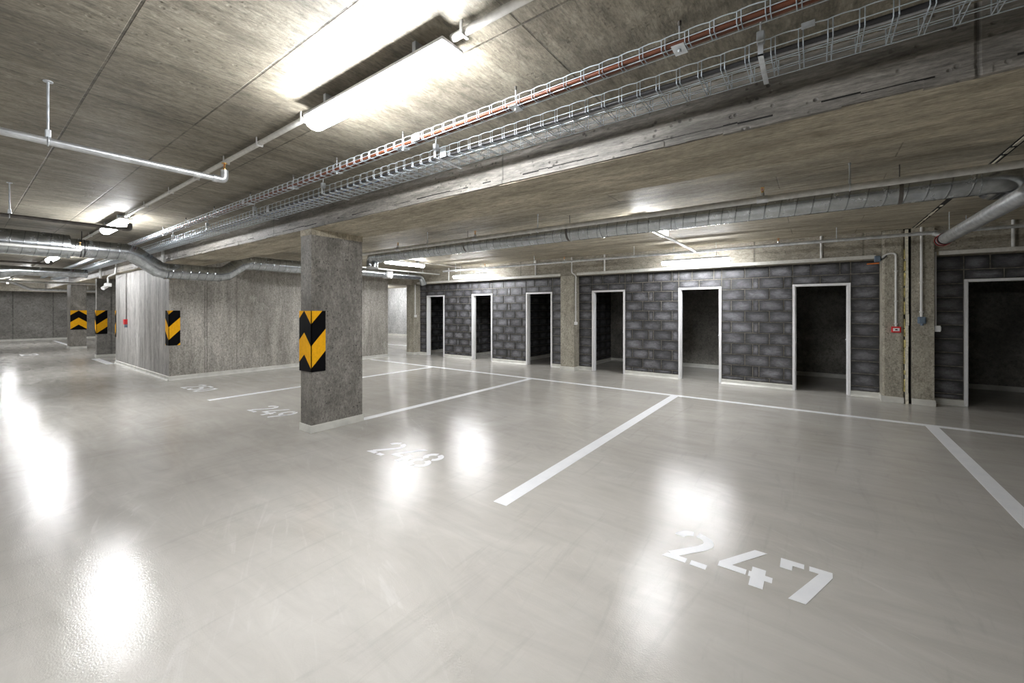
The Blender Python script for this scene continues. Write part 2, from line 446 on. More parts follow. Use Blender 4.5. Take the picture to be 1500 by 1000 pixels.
# door frames
for i, (a, b_) in enumerate(DOORS):
    ord_ = ['first', 'second', 'third', 'fourth', 'fifth', 'sixth', 'seventh', 'eighth'][i]
    r = bpy.data.objects.new('door_%d' % (i + 1), None); COL.objects.link(r); r.location = (a, WY, 0); r['kind'] = 'structure'
    fw = .042; y0, y1 = WY - .022, WY + .115
    q = MB(); q.box(a, a + fw, y0, y1, 0, DH, .003); q.box(a + fw, a + fw + .016, y0 + .05, y1, 0, DH - fw, 0); q.build('jamb', 'white_metal', r)
    q = MB(); q.box(b_ - fw, b_, y0, y1, 0, DH, .003); q.box(b_ - fw - .016, b_ - fw, y0 + .05, y1, 0, DH - fw, 0); jb = q.build('jamb', 'white_metal', r)
    q = MB(); q.box(a + fw, b_ - fw, y0, y1, DH - fw, DH, .003); q.build('frame_head', 'white_metal', r)
    q = MB(); q.box(b_ - fw - .019, b_ - fw - .0155, y0 + .06, y0 + .085, .93, 1.1); q.box(b_ - fw - .034, b_ - fw - .018, y0 + .066, y0 + .08, 1.0, 1.02); q.build('strike_plate', 'steel', jb)

# skirting
def skirting(name, segs):
    q = MB().use('plinth')
    for (xa, ya), (xb, yb), (nx, ny) in segs:
        t = .014
        p = [(xa, ya), (xb, yb), (xb + nx * t, yb + ny * t), (xa + nx * t, ya + ny * t)]
        lo = [(x, y, 0) for x, y in p]; hi = [(x, y, .095 if k < 2 else .085) for k, (x, y) in enumerate(p)]
        cove = [(p[3][0] + nx * .025, p[3][1] + ny * .025, 0), (p[2][0] + nx * .025, p[2][1] + ny * .025, 0),
                (p[2][0], p[2][1], .03), (p[3][0], p[3][1], .03)]
        q.add(lo + hi, [(0, 1, 2, 3), (7, 6, 5, 4), (0, 4, 5, 1), (1, 5, 6, 2), (2, 6, 7, 3), (3, 7, 4, 0)])
        q.face(cove)
    struct(q.build(name))
segs = []
for i in range(0, len(edges), 2): segs.append(((edges[i], WY), (edges[i + 1], WY), (0, -1)))
skirting('baseboard_back', segs)
segs = [((-11.2, 11.95), (X1, 11.95), (0, -1))]
for px in (-11.3, -9.3, -7.2, -5.13, -3.1, -.95, 1.25, 3.55): segs += [((px + .112, WY + .2), (px + .112, 11.95), (1, 0)), ((px - .12, WY + .2), (px - .12, 11.95), (-1, 0))]
skirting('baseboard_cellars', segs)
skirting('baseboard_core', [((-11.4, 2.8), (-11.4, 8.55), (1, 0)), ((-16.4, 2.8), (-11.4 + .014, 2.8), (0, -1))])
skirting('baseboard_passage', [((X0, Y1), (-11.2, Y1), (0, -1))])
skirting('baseboard_far', [((X0, Y0), (X0, Y1), (1, 0))])

# ------------------------------------------------------------------ beams, core, columns
BN, BF, BZ = 2.66, 3.45, 2.575
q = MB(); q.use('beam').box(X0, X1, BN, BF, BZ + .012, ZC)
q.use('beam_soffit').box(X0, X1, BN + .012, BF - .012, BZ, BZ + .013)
# ragged grout lip along the lower edge
q.use('beam')
x = -16.; rb = random.Random(5)
while x < 5:
    l = rb.uniform(.12, .5); q.box(x, x + l, BN - rb.uniform(.003, .010), BN + .02, BZ + rb.uniform(-.002, .008), BZ + .035 + rb.uniform(-.008, .01)); x += l
q.use('gap'); x = -16.
while x < 5:
    l = rb.uniform(.04, .22); z = BZ + .043 + rb.uniform(-.006, .006)
    if rb.random() < .7: q.box(x, x + l, BN - .0012, BN + .01, z, z + rb.uniform(.003, .011))
    x += l
tag(q.build('ceiling_beam'), 'long concrete beam above the row of columns', 'beam')
q = MB(); q.use('lintel').box(-11.25, .93, 9.40, 9.84, 2.43, ZC)
tag(q.build('lintel_beam'), 'concrete lintel beam along the top of the block wall, left of the split pillar', 'beam')
q = MB(); q.use('lintel').box(1.56, X1, 9.40, 9.84, 2.43, ZC)
tag(q.build('lintel_beam'), 'concrete lintel beam over the doorway at the right edge', 'beam')
q = MB(); q.use('lintel').box(-11.6, -11.2, 8.55, 9.4, 2.42, ZC)
tag(q.build('lintel_beam'), 'short concrete beam bridging the passage past the stair core', 'beam')

core = thing('stair_core', 'pale concrete core block standing between the aisle and the stalls', 'wall', (-13.9, 5.6, 0))
q = MB(); q.use('wall_core').face([(-16.4, 2.8, 0), (-11.4, 2.8, 0), (-11.4, 2.8, BZ), (-16.4, 2.8, BZ)])
q.use('wall').face([(-11.4, 2.8, 0), (-11.4, 8.55, 0), (-11.4, 8.55, ZC), (-11.4, BF, ZC), (-11.4, BF, BZ), (-11.4, 2.8, BZ)])
q.face([(-11.4, 8.55, 0), (-16.4, 8.55, 0), (-16.4, 8.55, ZC), (-11.4, 8.55, ZC)])
q.face([(-16.4, 8.55, 0), (-16.4, 2.8, 0), (-16.4, 2.8, BZ), (-16.4, BF, BZ), (-16.4, BF, ZC), (-16.4, 8.55, ZC)])
q.face([(-16.4, 2.8, BZ), (-11.4, 2.8, BZ), (-11.4, BF, BZ), (-16.4, BF, BZ)])
q.build('core_wall', None, core)

def column(name, label, x0, x1, y0, y1, ztop, mat, plinth=True, cap=False):
    t = thing(name, label, 'column', ((x0 + x1) / 2, (y0 + y1) / 2, 0))
    q = MB(); q.box(x0, x1, y0, y1, 0, ztop, .008); q.build('shaft', mat, t)
    if plinth:
        q = MB(); p = .014; q.box(x0 - p, x1 + p, y0 - p, y1 + p, 0, .095, .004); q.build('plinth', 'plinth', t)
    if cap:
        q = MB(); q.box(x0 - .003, x1 + .003, y0 - .003, y1 + .003, ztop - .075, ztop + .003); q.build('grout_collar', 'beam_soffit', t)
    return t
column('concrete_column', 'concrete column in the middle of the stalls wearing the largest black and yellow pad', -5.36, -5.09, 2.665, 3.39, BZ, 'column', True, True)
column('concrete_column', 'square concrete column far left with chevron pad seen face on', -24.6, -23.75, 2.75, 3.19, BZ, 'column')
column('concrete_column', 'dark concrete wall fin between far column and pale core', -18.95, -18.75, 2.75, 5.6, BZ, 'wall_far')
column('wall_pillar', 'narrow concrete pillar in the block wall between third and fourth doorways', -5.32, -4.93, 9.37, 9.70, 2.445, 'pillar')
column('wall_pillar', 'concrete pillar at the left end of the block wall beside the passage', -11.46, -11.08, 9.37, 9.70, ZC, 'pillar')
# split pillar with expansion joint
t = thing('wall_pillar', 'wide split concrete pillar with foam filled joint near right edge', 'column', (1.25, 9.5, 0))
q = MB(); q.box(.935, 1.205, 9.33, 9.86, 0, ZC, .03); q.build('shaft', 'pillar', t)
q = MB(); q.box(1.295, 1.565, 9.33, 9.86, 0, ZC, .008); q.build('shaft', 'pillar', t)
q = MB(); q.box(.92, 1.205, 9.315, 9.8, 0, .1, .006); q.build('plinth', 'plinth', t)
q = MB(); q.box(1.295, 1.58, 9.315, 9.8, 0, .1, .006); q.build('plinth', 'plinth', t)
q = MB(); q.use('gap').box(1.205, 1.295, 9.40, 9.7, 0, ZC); q.build('joint_gap', None, t)
q = MB(); z = .0; rj = random.Random(9)
while z < 2.86:
    h = rj.uniform(.08, .3); w = rj.uniform(-.005, .005)
    q.box(1.222 + w, 1.262 + w, 9.32 + rj.uniform(0, .012), 9.45, z, min(z + h, 2.88), .003); z += h
q.build('joint_foam', 'foam', t)
q = MB(); z = .2
while z < 2.5:
    h = rj.uniform(.05, .22); q.box(1.205, 1.222 + rj.uniform(-.004, .006), 9.322, 9.44, z, z + h, .002); z += h + rj.uniform(.01, .12)
q.build('joint_foam', 'foam_yellow', t)['label'] = 'yellow foam squeezed beside the white strip'

# ------------------------------------------------------------------ chevron pads
def pad(label, base, faces, z0=.77, z1=1.54, per=.56, th=.012):
    """faces: list of (p0, p1, normal, phi0, phi1); phi = height of a black-to-yellow edge at each end"""
    q = MB().use('chevron')
    for (p0, p1, n, f0, f1) in faces:
        nn = Vector((n[0], n[1], 0)) * th
        uvz = lambda z, f: (0, (f - z) / per + 10.0)
        a0, a1 = Vector((*p0, z0)) + nn, Vector((*p1, z0)) + nn
        b0, b1 = Vector((*p0, z1)) + nn, Vector((*p1, z1)) + nn
        q.face([a0, a1, b1, b0], [uvz(z0, f0), uvz(z0, f1), uvz(z1, f1), uvz(z1, f0)])
        c0, c1, d0, d1 = Vector((*p0, z0)), Vector((*p1, z0)), Vector((*p0, z1)), Vector((*p1, z1))
        q.use('black')
        q.face([c0, c1, a1, a0]); q.face([b0, b1, d1, d0]); q.face([c0, a0, b0, d0]); q.face([a1, c1, d1, b1])
        q.use('chevron')
    return tag(q.build('corner_protector', loc=base), label, 'protector', 'black and yellow chevron pads on the corners')
e = .012
pad('black and yellow chevron pad wrapped around the middle column, the largest', (-5.09, 2.665, .77),
    [((-5.36 - e, 2.665), (-5.245, 2.665), (0, -1), 1.163, 1.263), ((-5.245, 2.665), (-5.09 + e, 2.665), (0, -1), 1.263, 1.09),
     ((-5.09, 2.665 - e), (-5.09, 2.845), (1, 0), 1.09, 1.31)])
pad('chevron corner pad on the stair core corner nearest the painted 250', (-11.4, 2.8, .77),
    [((-11.62, 2.8), (-11.4 + e, 2.8), (0, -1), 1.37, 1.17), ((-11.4, 2.8 - e), (-11.4, 2.995), (1, 0), 1.17, 1.39)])
pad('chevron pad on the far column with symmetrical upward arrow', (-23.75, 2.97, .77),
    [((-23.75, 2.74), (-23.75, 2.97), (1, 0), 1.07, 1.25), ((-23.75, 2.97), (-23.75, 3.20), (1, 0), 1.25, 1.07)])
pad('chevron pad on the end of the dark wall fin', (-18.75, 2.75, .77),
    [((-18.96, 2.75), (-18.75 + e, 2.75), (0, -1), 1.25, 1.07), ((-18.75, 2.75 - e), (-18.75, 3.0), (1, 0), 1.07, 1.29)])
pad('sliver of chevron pad on the left end of the pale core wall', (-16.4, 2.8, .77),
    [((-16.4, 3.05), (-16.4, 2.8 - e), (-1, 0), 1.29, 1.10), ((-16.4 - e, 2.8), (-16.32, 2.8), (0, -1), 1.10, 1.2)])

# ------------------------------------------------------------------ floor paint
def strip(q, x0, x1, y0, y1, z=.0015):
    q.box(x0, x1, y0, y1, -.001, z)
def line(label, x0, x1, y0, y1):
    q = MB().use('paint'); strip(q, x0, x1, y0, y1)
    return tag(q.build('parking_line', loc=((x0 + x1) / 2, (y0 + y1) / 2, 0)), label, 'line')
line('long white line across the back ends of the stalls', -11.2, 5.6, 7.70, 7.82)
G = 'white lines dividing the stalls'
for x, lab in ((-8.375, 'white stall line left of the middle column beside painted 249'), (-5.16, 'white stall line running back from the middle column'),
               (-2.026, 'white stall line between painted 248 and painted 247'), (1.266, 'white stall line at the right edge beyond painted 247')):
    o = line(lab, x - .065, x + .065, 2.59 if x != -5.16 else 3.42, 7.70); o['group'] = G
o = line('short white line in front of the far wall left of the far column', -31.0, -26.5, 2.95, 3.07)
o = line('short white line end at the left foot of the pale core', -18.4, -16.3, 2.58, 2.76)
o = line('white line on the passage floor behind the core', -17.5, -11.6, 11.6, 11.72)

def ribbon(q, pts, w, z=.0015):
    P = [Vector((p[0], p[1], 0)) for p in pts]; l = []; r = []
    for i, p in enumerate(P):
        d = (P[min(i + 1, len(P) - 1)] - P[max(i - 1, 0)]).normalized(); n = Vector((-d.y, d.x, 0))
        k = 1.
        if 0 < i < len(P) - 1:
            c = (P[i] - P[i - 1]).normalized().dot((P[i + 1] - P[i]).normalized()); k = 1 / max(.6, math.sqrt(max(0, (1 + c) / 2)))
        l.append(p + n * w / 2 * k); r.append(p - n * w / 2 * k)
    for i in range(len(P) - 1):
        a, b_, c, d = r[i], r[i + 1], l[i + 1], l[i]
        poly(q, [(a.x, a.y), (b_.x, b_.y), (c.x, c.y), (d.x, d.y)], z)
def arc(cx, cy, rx, ry, a0, a1, n=14):
    return [(cx + rx * math.cos(math.radians(a0 + (a1 - a0) * i / n)), cy + ry * math.sin(math.radians(a0 + (a1 - a0) * i / n))) for i in range(n + 1)]
T = .15
def poly(q, pts, z=.0019):
    ar = sum(pts[i][0] * pts[(i + 1) % len(pts)][1] - pts[(i + 1) % len(pts)][0] * pts[i][1] for i in range(len(pts)))
    q.face([(x, y, z) for x, y in (pts if ar > 0 else pts[::-1])])
def digit(ch):
    R = []; Pq = []
    if ch == '2':
        R.append(arc(.30, .72, .225, .205, 175, 100)); R.append(arc(.30, .72, .225, .205, 84, -12) + [(.46, .56), (.11, .12)])
        Pq += [[(0, 0), (.34, 0), (.34, .13), (.06, .13)], [(.40, 0), (.62, 0), (.62, .13), (.40, .13)]]
    if ch == '4':
        Pq += [[(.40, 1), (.57, 1), (.17, .36), (0, .36)], [(0, .22), (.36, .22), (.36, .36), (0, .36)],
               [(.42, 0), (.59, 0), (.59, .5), (.42, .5)], [(.36 + .03, .22), (.42, .22), (.42, .36), (.39, .36)], [(.59, .22), (.68, .22), (.68, .36), (.59, .36)]]
    if ch == '7':
        Pq += [[(0, .72), (.15, .72), (.15, 1), (0, 1)], [(.15, .86), (.29, .86), (.29, 1), (.15, 1)],
               [(.35, .86), (.62, .86), (.62, 1), (.35, 1)], [(.46, .86), (.62, .86), (.32, 0), (.13, 0)]]
    if ch == '8':
        R += [arc(.31, .74, .205, .185, -60, 82), arc(.31, .74, .205, .185, 98, 240), arc(.31, .27, .24, .2, -82, 75), arc(.31, .27, .24, .2, 105, 262)]
    if ch == '9':
        R += [arc(.31, .68, .23, .245, 98, 300), arc(.31, .68, .23, .245, 82, -40), [(.505, .56), (.26, 0)]]
    if ch == '5':
        Pq += [[(.06, .86), (.56, .86), (.56, 1), (.06, 1)], [(.06, .52), (.2, .52), (.2, .84), (.06, .84)]]
        R += [arc(.28, .33, .255, .255, 125, -165)]
    if ch == '0':
        R += [arc(.31, .5, .235, .425, -80, 80), arc(.31, .5, .235, .425, 100, 260)]
    return R, Pq
def number(txt, x, y, size=.41, pitch=.305):
    t = thing('parking_number', 'white stencilled floor number ' + txt, 'number', (x + .42, y + size / 2, 0), 'stall numbers painted on the floor')
    for i, ch in enumerate(txt):
        q = MB().use('paint'); R, Pq = digit(ch)
        ox = x + i * pitch
        for r_ in R: ribbon(q, [(ox + a * size, y + b_ * size) for a, b_ in r_], T * size)
        for p in Pq: poly(q, [(ox + a * size, y + b_ * size) for a, b_ in p])
        q.build('digit', None, t)
number('247', -.775, 2.655); number('248', -3.965, 2.69); number('249', -7.09, 2.69); number('250', -10.25, 2.69)
t = thing('parking_number', 'faint row of painted white digits on the far left floor', 'number', (-22., 1.55, 0), 'stall numbers painted on the floor')
for k in range(3):
    q = MB().use('paint'); R, Pq = digit('253'[k] if '253'[k] in '25' else '2')
    for r_ in R: ribbon(q, [(-22.4 + k * .31 + a * .41, 1.35 + b_ * .41) for a, b_ in r_], T * .41)
    for p in Pq: poly(q, [(-22.4 + k * .31 + a * .41, 1.35 + b_ * .41) for a, b_ in p])
    q.build('digit', None, t)

# ------------------------------------------------------------------ lamps
def lamp(label, cx, cy, zc=2.8, along='x', ln=1.27, drop=True, mat='diffuser'):
    t = thing('batten_lamp', label, 'lamp', (cx, cy, zc), 'lit tubular battens')
    def bx(q, a0, a1, b0, b1, z0, z1, bev=0):
        if along == 'x': q.box(cx + a0, cx + a1, cy + b0, cy + b1, z0, z1, bev)
        else: q.box(cx + b0, cx + b1, cy + a0, cy + a1, z0, z1, bev)
    h = ln / 2
    q = MB(); bx(q, -h - .01, h + .01, -.071, .071, zc + .014, zc + .032, .004); bx(q, -h + .05, h - .05, -.04, .04, zc + .03, zc + .055, .004); q.build('housing', 'housing', t)
    q = MB(); prof = [(-.055, .02), (-.06, -.01), (-.048, -.04), (-.02, -.055), (.02, -.055), (.048, -.04), (.06, -.01), (.055, .02)]
    n = len(prof)
    def pt(a, b_, z): return (cx + a, cy + b_, z) if along == 'x' else (cx + b_, cy + a, z)
    V = [pt(s_ * h, b_, zc + z) for s_ in (-1, 1) for b_, z in prof]
    F = [(i, i + 1, n + i + 1, n + i) for i in range(n - 1)] + [tuple(range(n - 1, -1, -1)), tuple(range(n, 2 * n))]
    q.add(V, F); q.build('diffuser', mat, t)
    if drop:
        for s_ in (-1, 1):
            q = MB(); bx(q, s_ * .42 - .012, s_ * .42 + .012, -.05, .05, zc + .05, ZC, 0); q.build('mount_clip', 'steel', t)
    return t
LY = 1.42
lamp('large bright batten lamp on the ceiling near the top centre', -2.04, LY, mat='diffuser_bright')
lamp('second batten lamp along the conduit, behind the sprinkler head at left', -8.37, LY)
lamp('third lamp of the conduit row, glowing under the big duct at left', -14.9, LY)
lamp('fourth and smallest lamp of the conduit row in the far left distance', -20.6, LY)
lamp('lit batten hanging before the lintel above the fifth doorway', -1.95, 8.9, 2.55, 'x', 1.27, False, 'diffuser_dim')
lamp('lit batten hanging before the lintel above the second doorway', -8.04, 8.9, 2.55, 'x', 1.3, False, 'diffuser_dim')
lamp('lit batten under the round duct, pointing at the passage', -8.85, 7.2, 2.8, 'y', 1.25, mat='diffuser_dim')
lamp('lamp half hidden behind the round duct, pointing at the fifth doorway', -1.97, 6.28, 2.8, 'y', 1.25, mat='diffuser_dim')
lamp('added lamp far left behind the dark beam before the far wall', -28.2, LY)  # no known fixture here, added to brighten the far wall
lamp('added lamp far left over the opposite stalls', -27.5, -5.6)  # also added, lifts the dark far left wall and floor
lamp('lamp over the aisle behind the far column', -25.6, 7.5, 2.8, 'y')
for k, x in enumerate((-2.0, -8.4, -14.9, -21.)):  # unseen row, added to help light the column fronts
    lamp('added lamp over the stalls behind the viewer, %s one from the right' % ['first', 'second', 'third', 'fourth'][k], x, -5.6)
lamp('lamp behind the concrete core lighting the pale passage wall', -20.2, 14.6, 2.75)
lamp('lamp hidden behind the concrete core over its back aisle', -14.5, 12.4, 2.75)
# hanging rods of the two battens in front of the lintel
for c in list(COL.objects):
    if c.name.startswith('batten_lamp') and abs(c.location.y - 8.9) < .01:
        for s_ in (-.4, .4):
            q = MB(); q.cyl((c.location.x + s_, 8.9, 2.59), (c.location.x + s_, 8.9, ZC), .0045, 8); q.build('hanging_rod', 'steel', c)

# conduit along the lamp row
t = thing('lamp_conduit', 'light grey conduit along the ceiling joining the row of lamps', 'conduit', (-8, LY, 2.86))
for a, b_ in ((-1.40, 3.6), (-7.73, -2.68), (-14.2, -9.01), (-20., -15.6), (-31.8, -21.3)):
    q = MB(); q.cyl((a, LY, 2.855), (b_, LY, 2.855), .019, 10); q.build('conduit_tube', 'grey_plastic', t)
for x in (2.6, 1.6, .5, -.4, -1.323, -2.811, -3.5, -4.16, -4.9, -5.71, -6.7, -7.6, -9.3, -10.2, -11.2, -12.2, -13.2):
    q = MB(); q.box(x - .007, x + .007, LY - .022, LY + .022, 2.833, 2.84); q.box(x - .007, x + .007, LY - .024, LY - .019, 2.833, ZC); q.box(x - .007, x + .007, LY + .019, LY + .024, 2.833, 2.88)
    q.build('saddle_clip', 'white_plastic', t)

# ------------------------------------------------------------------ cable trays
def tray(label, y0, y1, z, hs, xa, xb, bottoms, w=.0028):
    t = thing('cable_tray', label, 'cable tray', (xa, (y0 + y1) / 2, z))
    PT = .105
    for yy in (y0, y1):                                       # scalloped top wires
        q = MB(); x = xa
        pts = []
        while x < xb:
            for k in range(4):
                f = k / 4.; pts.append((x + PT * f, yy, z + hs + .005 * math.sin(PI * f)))
            x += PT
        q.tube(pts, w, 5, True, False); q.build('top_wire', 'tray_wire', t)
    for yy in bottoms:
        q = MB(); q.cyl((xa, yy, z), (xb, yy, z), w, 5); q.build('base_wire', 'tray_wire', t)
    if True:
        for yy in (y0, y1):
            q = MB(); q.cyl((xa, yy, z + hs * .42), (xb, yy, z + hs * .42), w * .9, 5); q.build('side_wire', 'tray_wire', t)
    q = MB(); x = xa + .005; k = 0
    near = []
    while x < xb:
        for dx in (0, .017):
            p = MB() if x > -4.9 and k < 100 else q
            p.tube([(x + dx, y0, z + hs), (x + dx, y0, z), (x + dx, y1, z), (x + dx, y1, z + hs)], w * .85, 4, True, False)
            if p is not q: near.append(p); k += 1
        x += PT
    for p in near: p.build('cross_wire', 'tray_wire', t)
    o = q.build('cross_wire', 'tray_wire', t); o['kind'] = 'stuff'
    for xs in (-2.31, -5.3, -8.3):
        q = MB(); q.box(xs - .035, xs + .035, y0 - .006, y0 - .003, z - .004, z + hs * .9); q.build('splice_plate', 'steel', t)
    return t
tray('narrow wire cable tray carrying brown cables under the ceiling', 1.98, 2.045, 2.775, .048, -24., 4.6, (2.0, 2.045))
tray('wide wire cable tray running beside the concrete beam', 2.245, 2.47, 2.735, .075, -24., 4.6, (2.30, 2.385, 2.47))
def cable(name, label, mat, y, z, r, xa=-23.9, xb=4.5, seed=1, grp='cables lying in the trays'):
    rc = random.Random(seed); pts = []; x = xa
    while x < xb: pts.append((x, y + rc.uniform(-.0005, .0005), z + rc.uniform(0, .001))); x += .35
    q = MB(); q.tube(pts, r, 8); return tag(q.build(name, mat, loc=None), label, 'cable', grp)
cable('power_cable', 'brown cable in the narrow tray, side nearest the lamp', 'brown', 1.9915, 2.788, .0105, seed=2)
cable('power_cable', 'brown cable in the middle of the narrow tray', 'brown', 2.0125, 2.788, .0105, seed=3)
cable('power_cable', 'brown cable in the narrow tray, side nearest the beam', 'brown', 2.0335, 2.788, .0105, seed=4)
cable('power_cable', 'thick black cable along the near side of the wide tray', 'blackcable', 2.268, 2.750, .0115, seed=5)
cable('power_cable', 'white grey cable along the near side of the wide tray', 'greycable', 2.292, 2.746, .0075, seed=6)
cable('data_cable', 'thin blue cable in the wide tray left of the column', 'bluecable', 2.33, 2.744, .005, -20., -3., 7)
ORD = ['first', 'second', 'third', 'fourth', 'fifth', 'sixth', 'seventh', 'eighth', 'ninth', 'tenth', 'eleventh', 'twelfth']
def hanger_narrow(i, x):
    t = thing('tray_hanger', ORD[i] + ' threaded rod hanger from the right on the narrow tray', 'hanger', (x, 2.012, ZC), 'hangers of the narrow cable tray')
    q = MB(); q.cyl((x, 2.012, 2.765), (x, 2.012, ZC), .0042, 8); q.build('threaded_rod', 'steel', t)
    q = MB(); q.cyl((x, 2.012, ZC - .022), (x, 2.012, ZC), .008, 8); q.build('anchor', 'dark_pipe', t)
    q = MB(); q.box(x - .028, x + .028, 1.97, 2.055, 2.767, 2.771); q.cyl((x, 2.012, 2.755), (x, 2.012, 2.767), .008, 6); q.build('support_plate', 'steel', t)
for i, x in enumerate((-.506, -1.452, -2.503, -3.406, -4.19, -5.2, -6.3, -7.4, -8.5)): hanger_narrow(i, x)
def hanger_wide(i, x):
    t = thing('tray_hanger', ORD[i] + ' bracket hanger from the right on the wide tray', 'hanger', (x, 2.15, ZC), 'hangers of the wide cable tray')
    q = MB(); q.cyl((x, 2.215, 2.80), (x, 2.215, ZC), .0045, 8); q.build('threaded_rod', 'steel', t)
    q = MB(); q.box(x - .016, x + .016, 2.195, 2.235, 2.785, 2.835, .004); q.build('rod_clamp', 'steel', t)
    q = MB(); q.box(x - .011, x + .011, 2.20, 2.50, 2.722, 2.728); q.box(x - .011, x + .011, 2.20, 2.206, 2.722, 2.79); q.build('bracket_arm', 'steel', t)
for i, x in enumerate((-.198, -2.36, -4.0, -5.6, -7.2, -8.8)): hanger_wide(i, x)
t = tag(MB().box(-.045, .005, 2.233, 2.240, 2.797, 2.825, .002).build('splice_plate', 'steel', loc=(0, 2.235, 2.82)), 'steel joining plate on the top wire of the wide tray', 'plate')

# ------------------------------------------------------------------ sprinkler pipes
def upright(q, p, h=.03):
    x, y, z = p
    q.use('brass').cyl((x, y, z), (x, y, z + .018), .012, 10)
    for dx in (-.014, .014): q.tube([(x, y, z + .016), (x + dx, y, z + .03), (x + dx * .8, y, z + .05), (x, y, z + .058)], .003, 5)
    q.cyl((x, y, z + .056), (x, y, z + .060), .019, 12)
    q.use('red').cyl((x, y, z + .018), (x, y, z + .054), .003, 6)
def branch(label, x, y_end, y0, z, rods, r=.022, mat='pipe', n=None):
    t = thing('sprinkler_pipe', label, 'pipe', (x, y_end, z))
    q = MB(); q.cyl((x, y0, z), (x, y_end - .05, z), r, 14); q.build('pipe_run', mat, t)
    q = MB(); q.tube(fillet([(x, y_end - .055, z), (x, y_end, z), (x, y_end, z + .075)], .035), r * 1.18, 12); q.cyl((x, y_end - .075, z), (x, y_end - .05, z), r * 1.3, 12); el = q.build('elbow', mat, t)
    q = MB(); upright(q, (x, y_end, z + .07)); q.build('sprinkler_head', None, el)['label'] = 'brass sprinkler head'
    for ry in rods:
        q = MB(); q.cyl((x, ry, z + r), (x, ry, ZC), .0062, 8); q.cyl((x, ry, ZC - .006), (x, ry, ZC), .022, 10); q.build('hanger_rod', 'steel', t)
        q = MB(); q.tube([(x + (r + .004) * math.sin(a * PI / 6), ry, z + (r + .004) * math.cos(a * PI / 6)) for a in range(13)], .004, 5); q.box(x - .014, x + .014, ry - .012, ry + .012, z + r, z + r + .045, .003)
        q.build('pipe_ring', 'steel', t)
    return t
branch('white sprinkler pipe at upper left ending below the lamp conduit', -3.64, 1.23, -6., 2.545, (.33, -2.4))
branch('dark sprinkler pipe crossing in front of the second lamp', -6.86, 1.30, -6., 2.55, (.35, -2.4), .02, 'dark_pipe')
branch('pale sprinkler pipe crossing in front of the big round duct', -9.62, 1.22, -6., 2.52, (-.4,), .022, 'white_pipe')
branch('sprinkler pipe beyond the big duct, nearer of two', -13.4, 1.26, -6., 2.55, (.4, -2.), .022, 'dark_pipe')
branch('sprinkler pipe beyond the big duct, farther of two', -18.6, 1.2, -6., 2.55, (.4, -2.), .022, 'white_pipe')

# main sprinkler pipe in front of the right hand duct
PY, PZ = 4.87, 2.675
t = thing('sprinkler_pipe', 'long grey sprinkler pipe in front of the round duct at right', 'pipe', (-2, PY, PZ))
q = MB(); q.cyl((-8.2, PY, PZ), (6.9, PY, PZ), .031, 14); q.build('pipe_run', 'white_pipe', t)
for x in (-.42, -4.3, -6.2):
    q = MB(); q.cyl((x - .05, PY, PZ), (x + .05, PY, PZ), .036, 14); q.cyl((x, PY, PZ), (x, PY, PZ + .065), .018, 10); te = q.build('tee', 'pipe', t)
    q = MB(); upright(q, (x, PY, PZ + .06)); q.build('sprinkler_head', None, te)['label'] = 'brass sprinkler head'
for x in (.266, -3.13, -5.4, 2.9):
    q = MB(); q.cyl((x, PY, PZ + .03), (x, PY, ZC), .0058, 8); q.cyl((x, PY, ZC - .02), (x, PY, ZC), .01, 8); q.cyl((x, PY, PZ + .03), (x, PY, PZ + .075), .010, 8); q.build('hanger_rod', 'steel', t)
    q = MB(); q.tube([(x, PY + .034 * math.sin(a * PI / 6), PZ + .034 * math.cos(a * PI / 6)) for a in range(13)], .004, 5); q.build('pipe_ring', 'steel', t)
# lintel sprinkler pipe
QY, QZ = 8.55, 2.69
t = thing('sprinkler_pipe', 'long galvanised sprinkler pipe in front of the lintel beam', 'pipe', (-2, QY, QZ))
q = MB(); q.cyl((-8.8, QY, QZ), (6.9, QY, QZ), .027, 14); q.build('pipe_run', 'pipe', t)
for x in (-.5, -4.75, -7.2):
    q = MB(); q.cyl((x - .05, QY, QZ), (x + .05, QY, QZ), .033, 14); q.cyl((x, QY, QZ), (x, QY, QZ + .06), .017, 10); te = q.build('tee', 'pipe', t)
    q = MB(); upright(q, (x, QY, QZ + .055)); q.build('sprinkler_head', None, te)['label'] = 'brass sprinkler head'
for x in (.30, -3.07, 1.75, -5.6, -8.3):
    q = MB(); q.cyl((x, QY, QZ + .026), (x, QY, ZC), .0055, 8); q.build('hanger_rod', 'steel', t)
    q = MB(); q.tube([(x, QY + .03 * math.sin(a * PI / 6), QZ + .03 * math.cos(a * PI / 6)) for a in range(13)], .004, 5); q.build('pipe_ring', 'steel', t)
q = MB(); q.cyl((-1.85, 5.6, QZ), (-1.85, QY, QZ), .021, 12); q.build('cross_pipe', 'white_pipe', t)
# thick pipe coming from upper right
t = thing('drain_pipe', 'thick galvanised pipe slanting down from the upper right corner', 'pipe', (1.5, 8.3, 2.585))
q = MB(); q.cyl((1.51, 3.7, 2.585), (1.5, 8.3, 2.56), .076, 20); q.build('pipe_run', 'pipe', t)
q = MB(); q.cyl((1.5, 8.28, 2.56), (1.5, 8.35, 2.56), .083, 20); q.cyl((1.5, 8.46, 2.56), (1.5, 8.50, 2.56), .083, 20); q.build('coupling', 'black', t)
q = MB(); q.cyl((1.5, 8.33, 2.56), (1.5, 8.335, 2.56), .087, 20); q.cyl((1.5, 8.47, 2.56), (1.5, 8.475, 2.56), .087, 20); q.build('seal_ring', 'red', t)
q = MB(); q.cyl((1.5, 8.35, 2.56), (1.5, 8.55, 2.56), .074, 20); q.tube(fillet([(1.5, 8.53, 2.58), (1.5, 8.55, 2.66), (1.42, 8.55, 2.69)], .05), .045, 14); q.build('elbow', 'pipe', t)
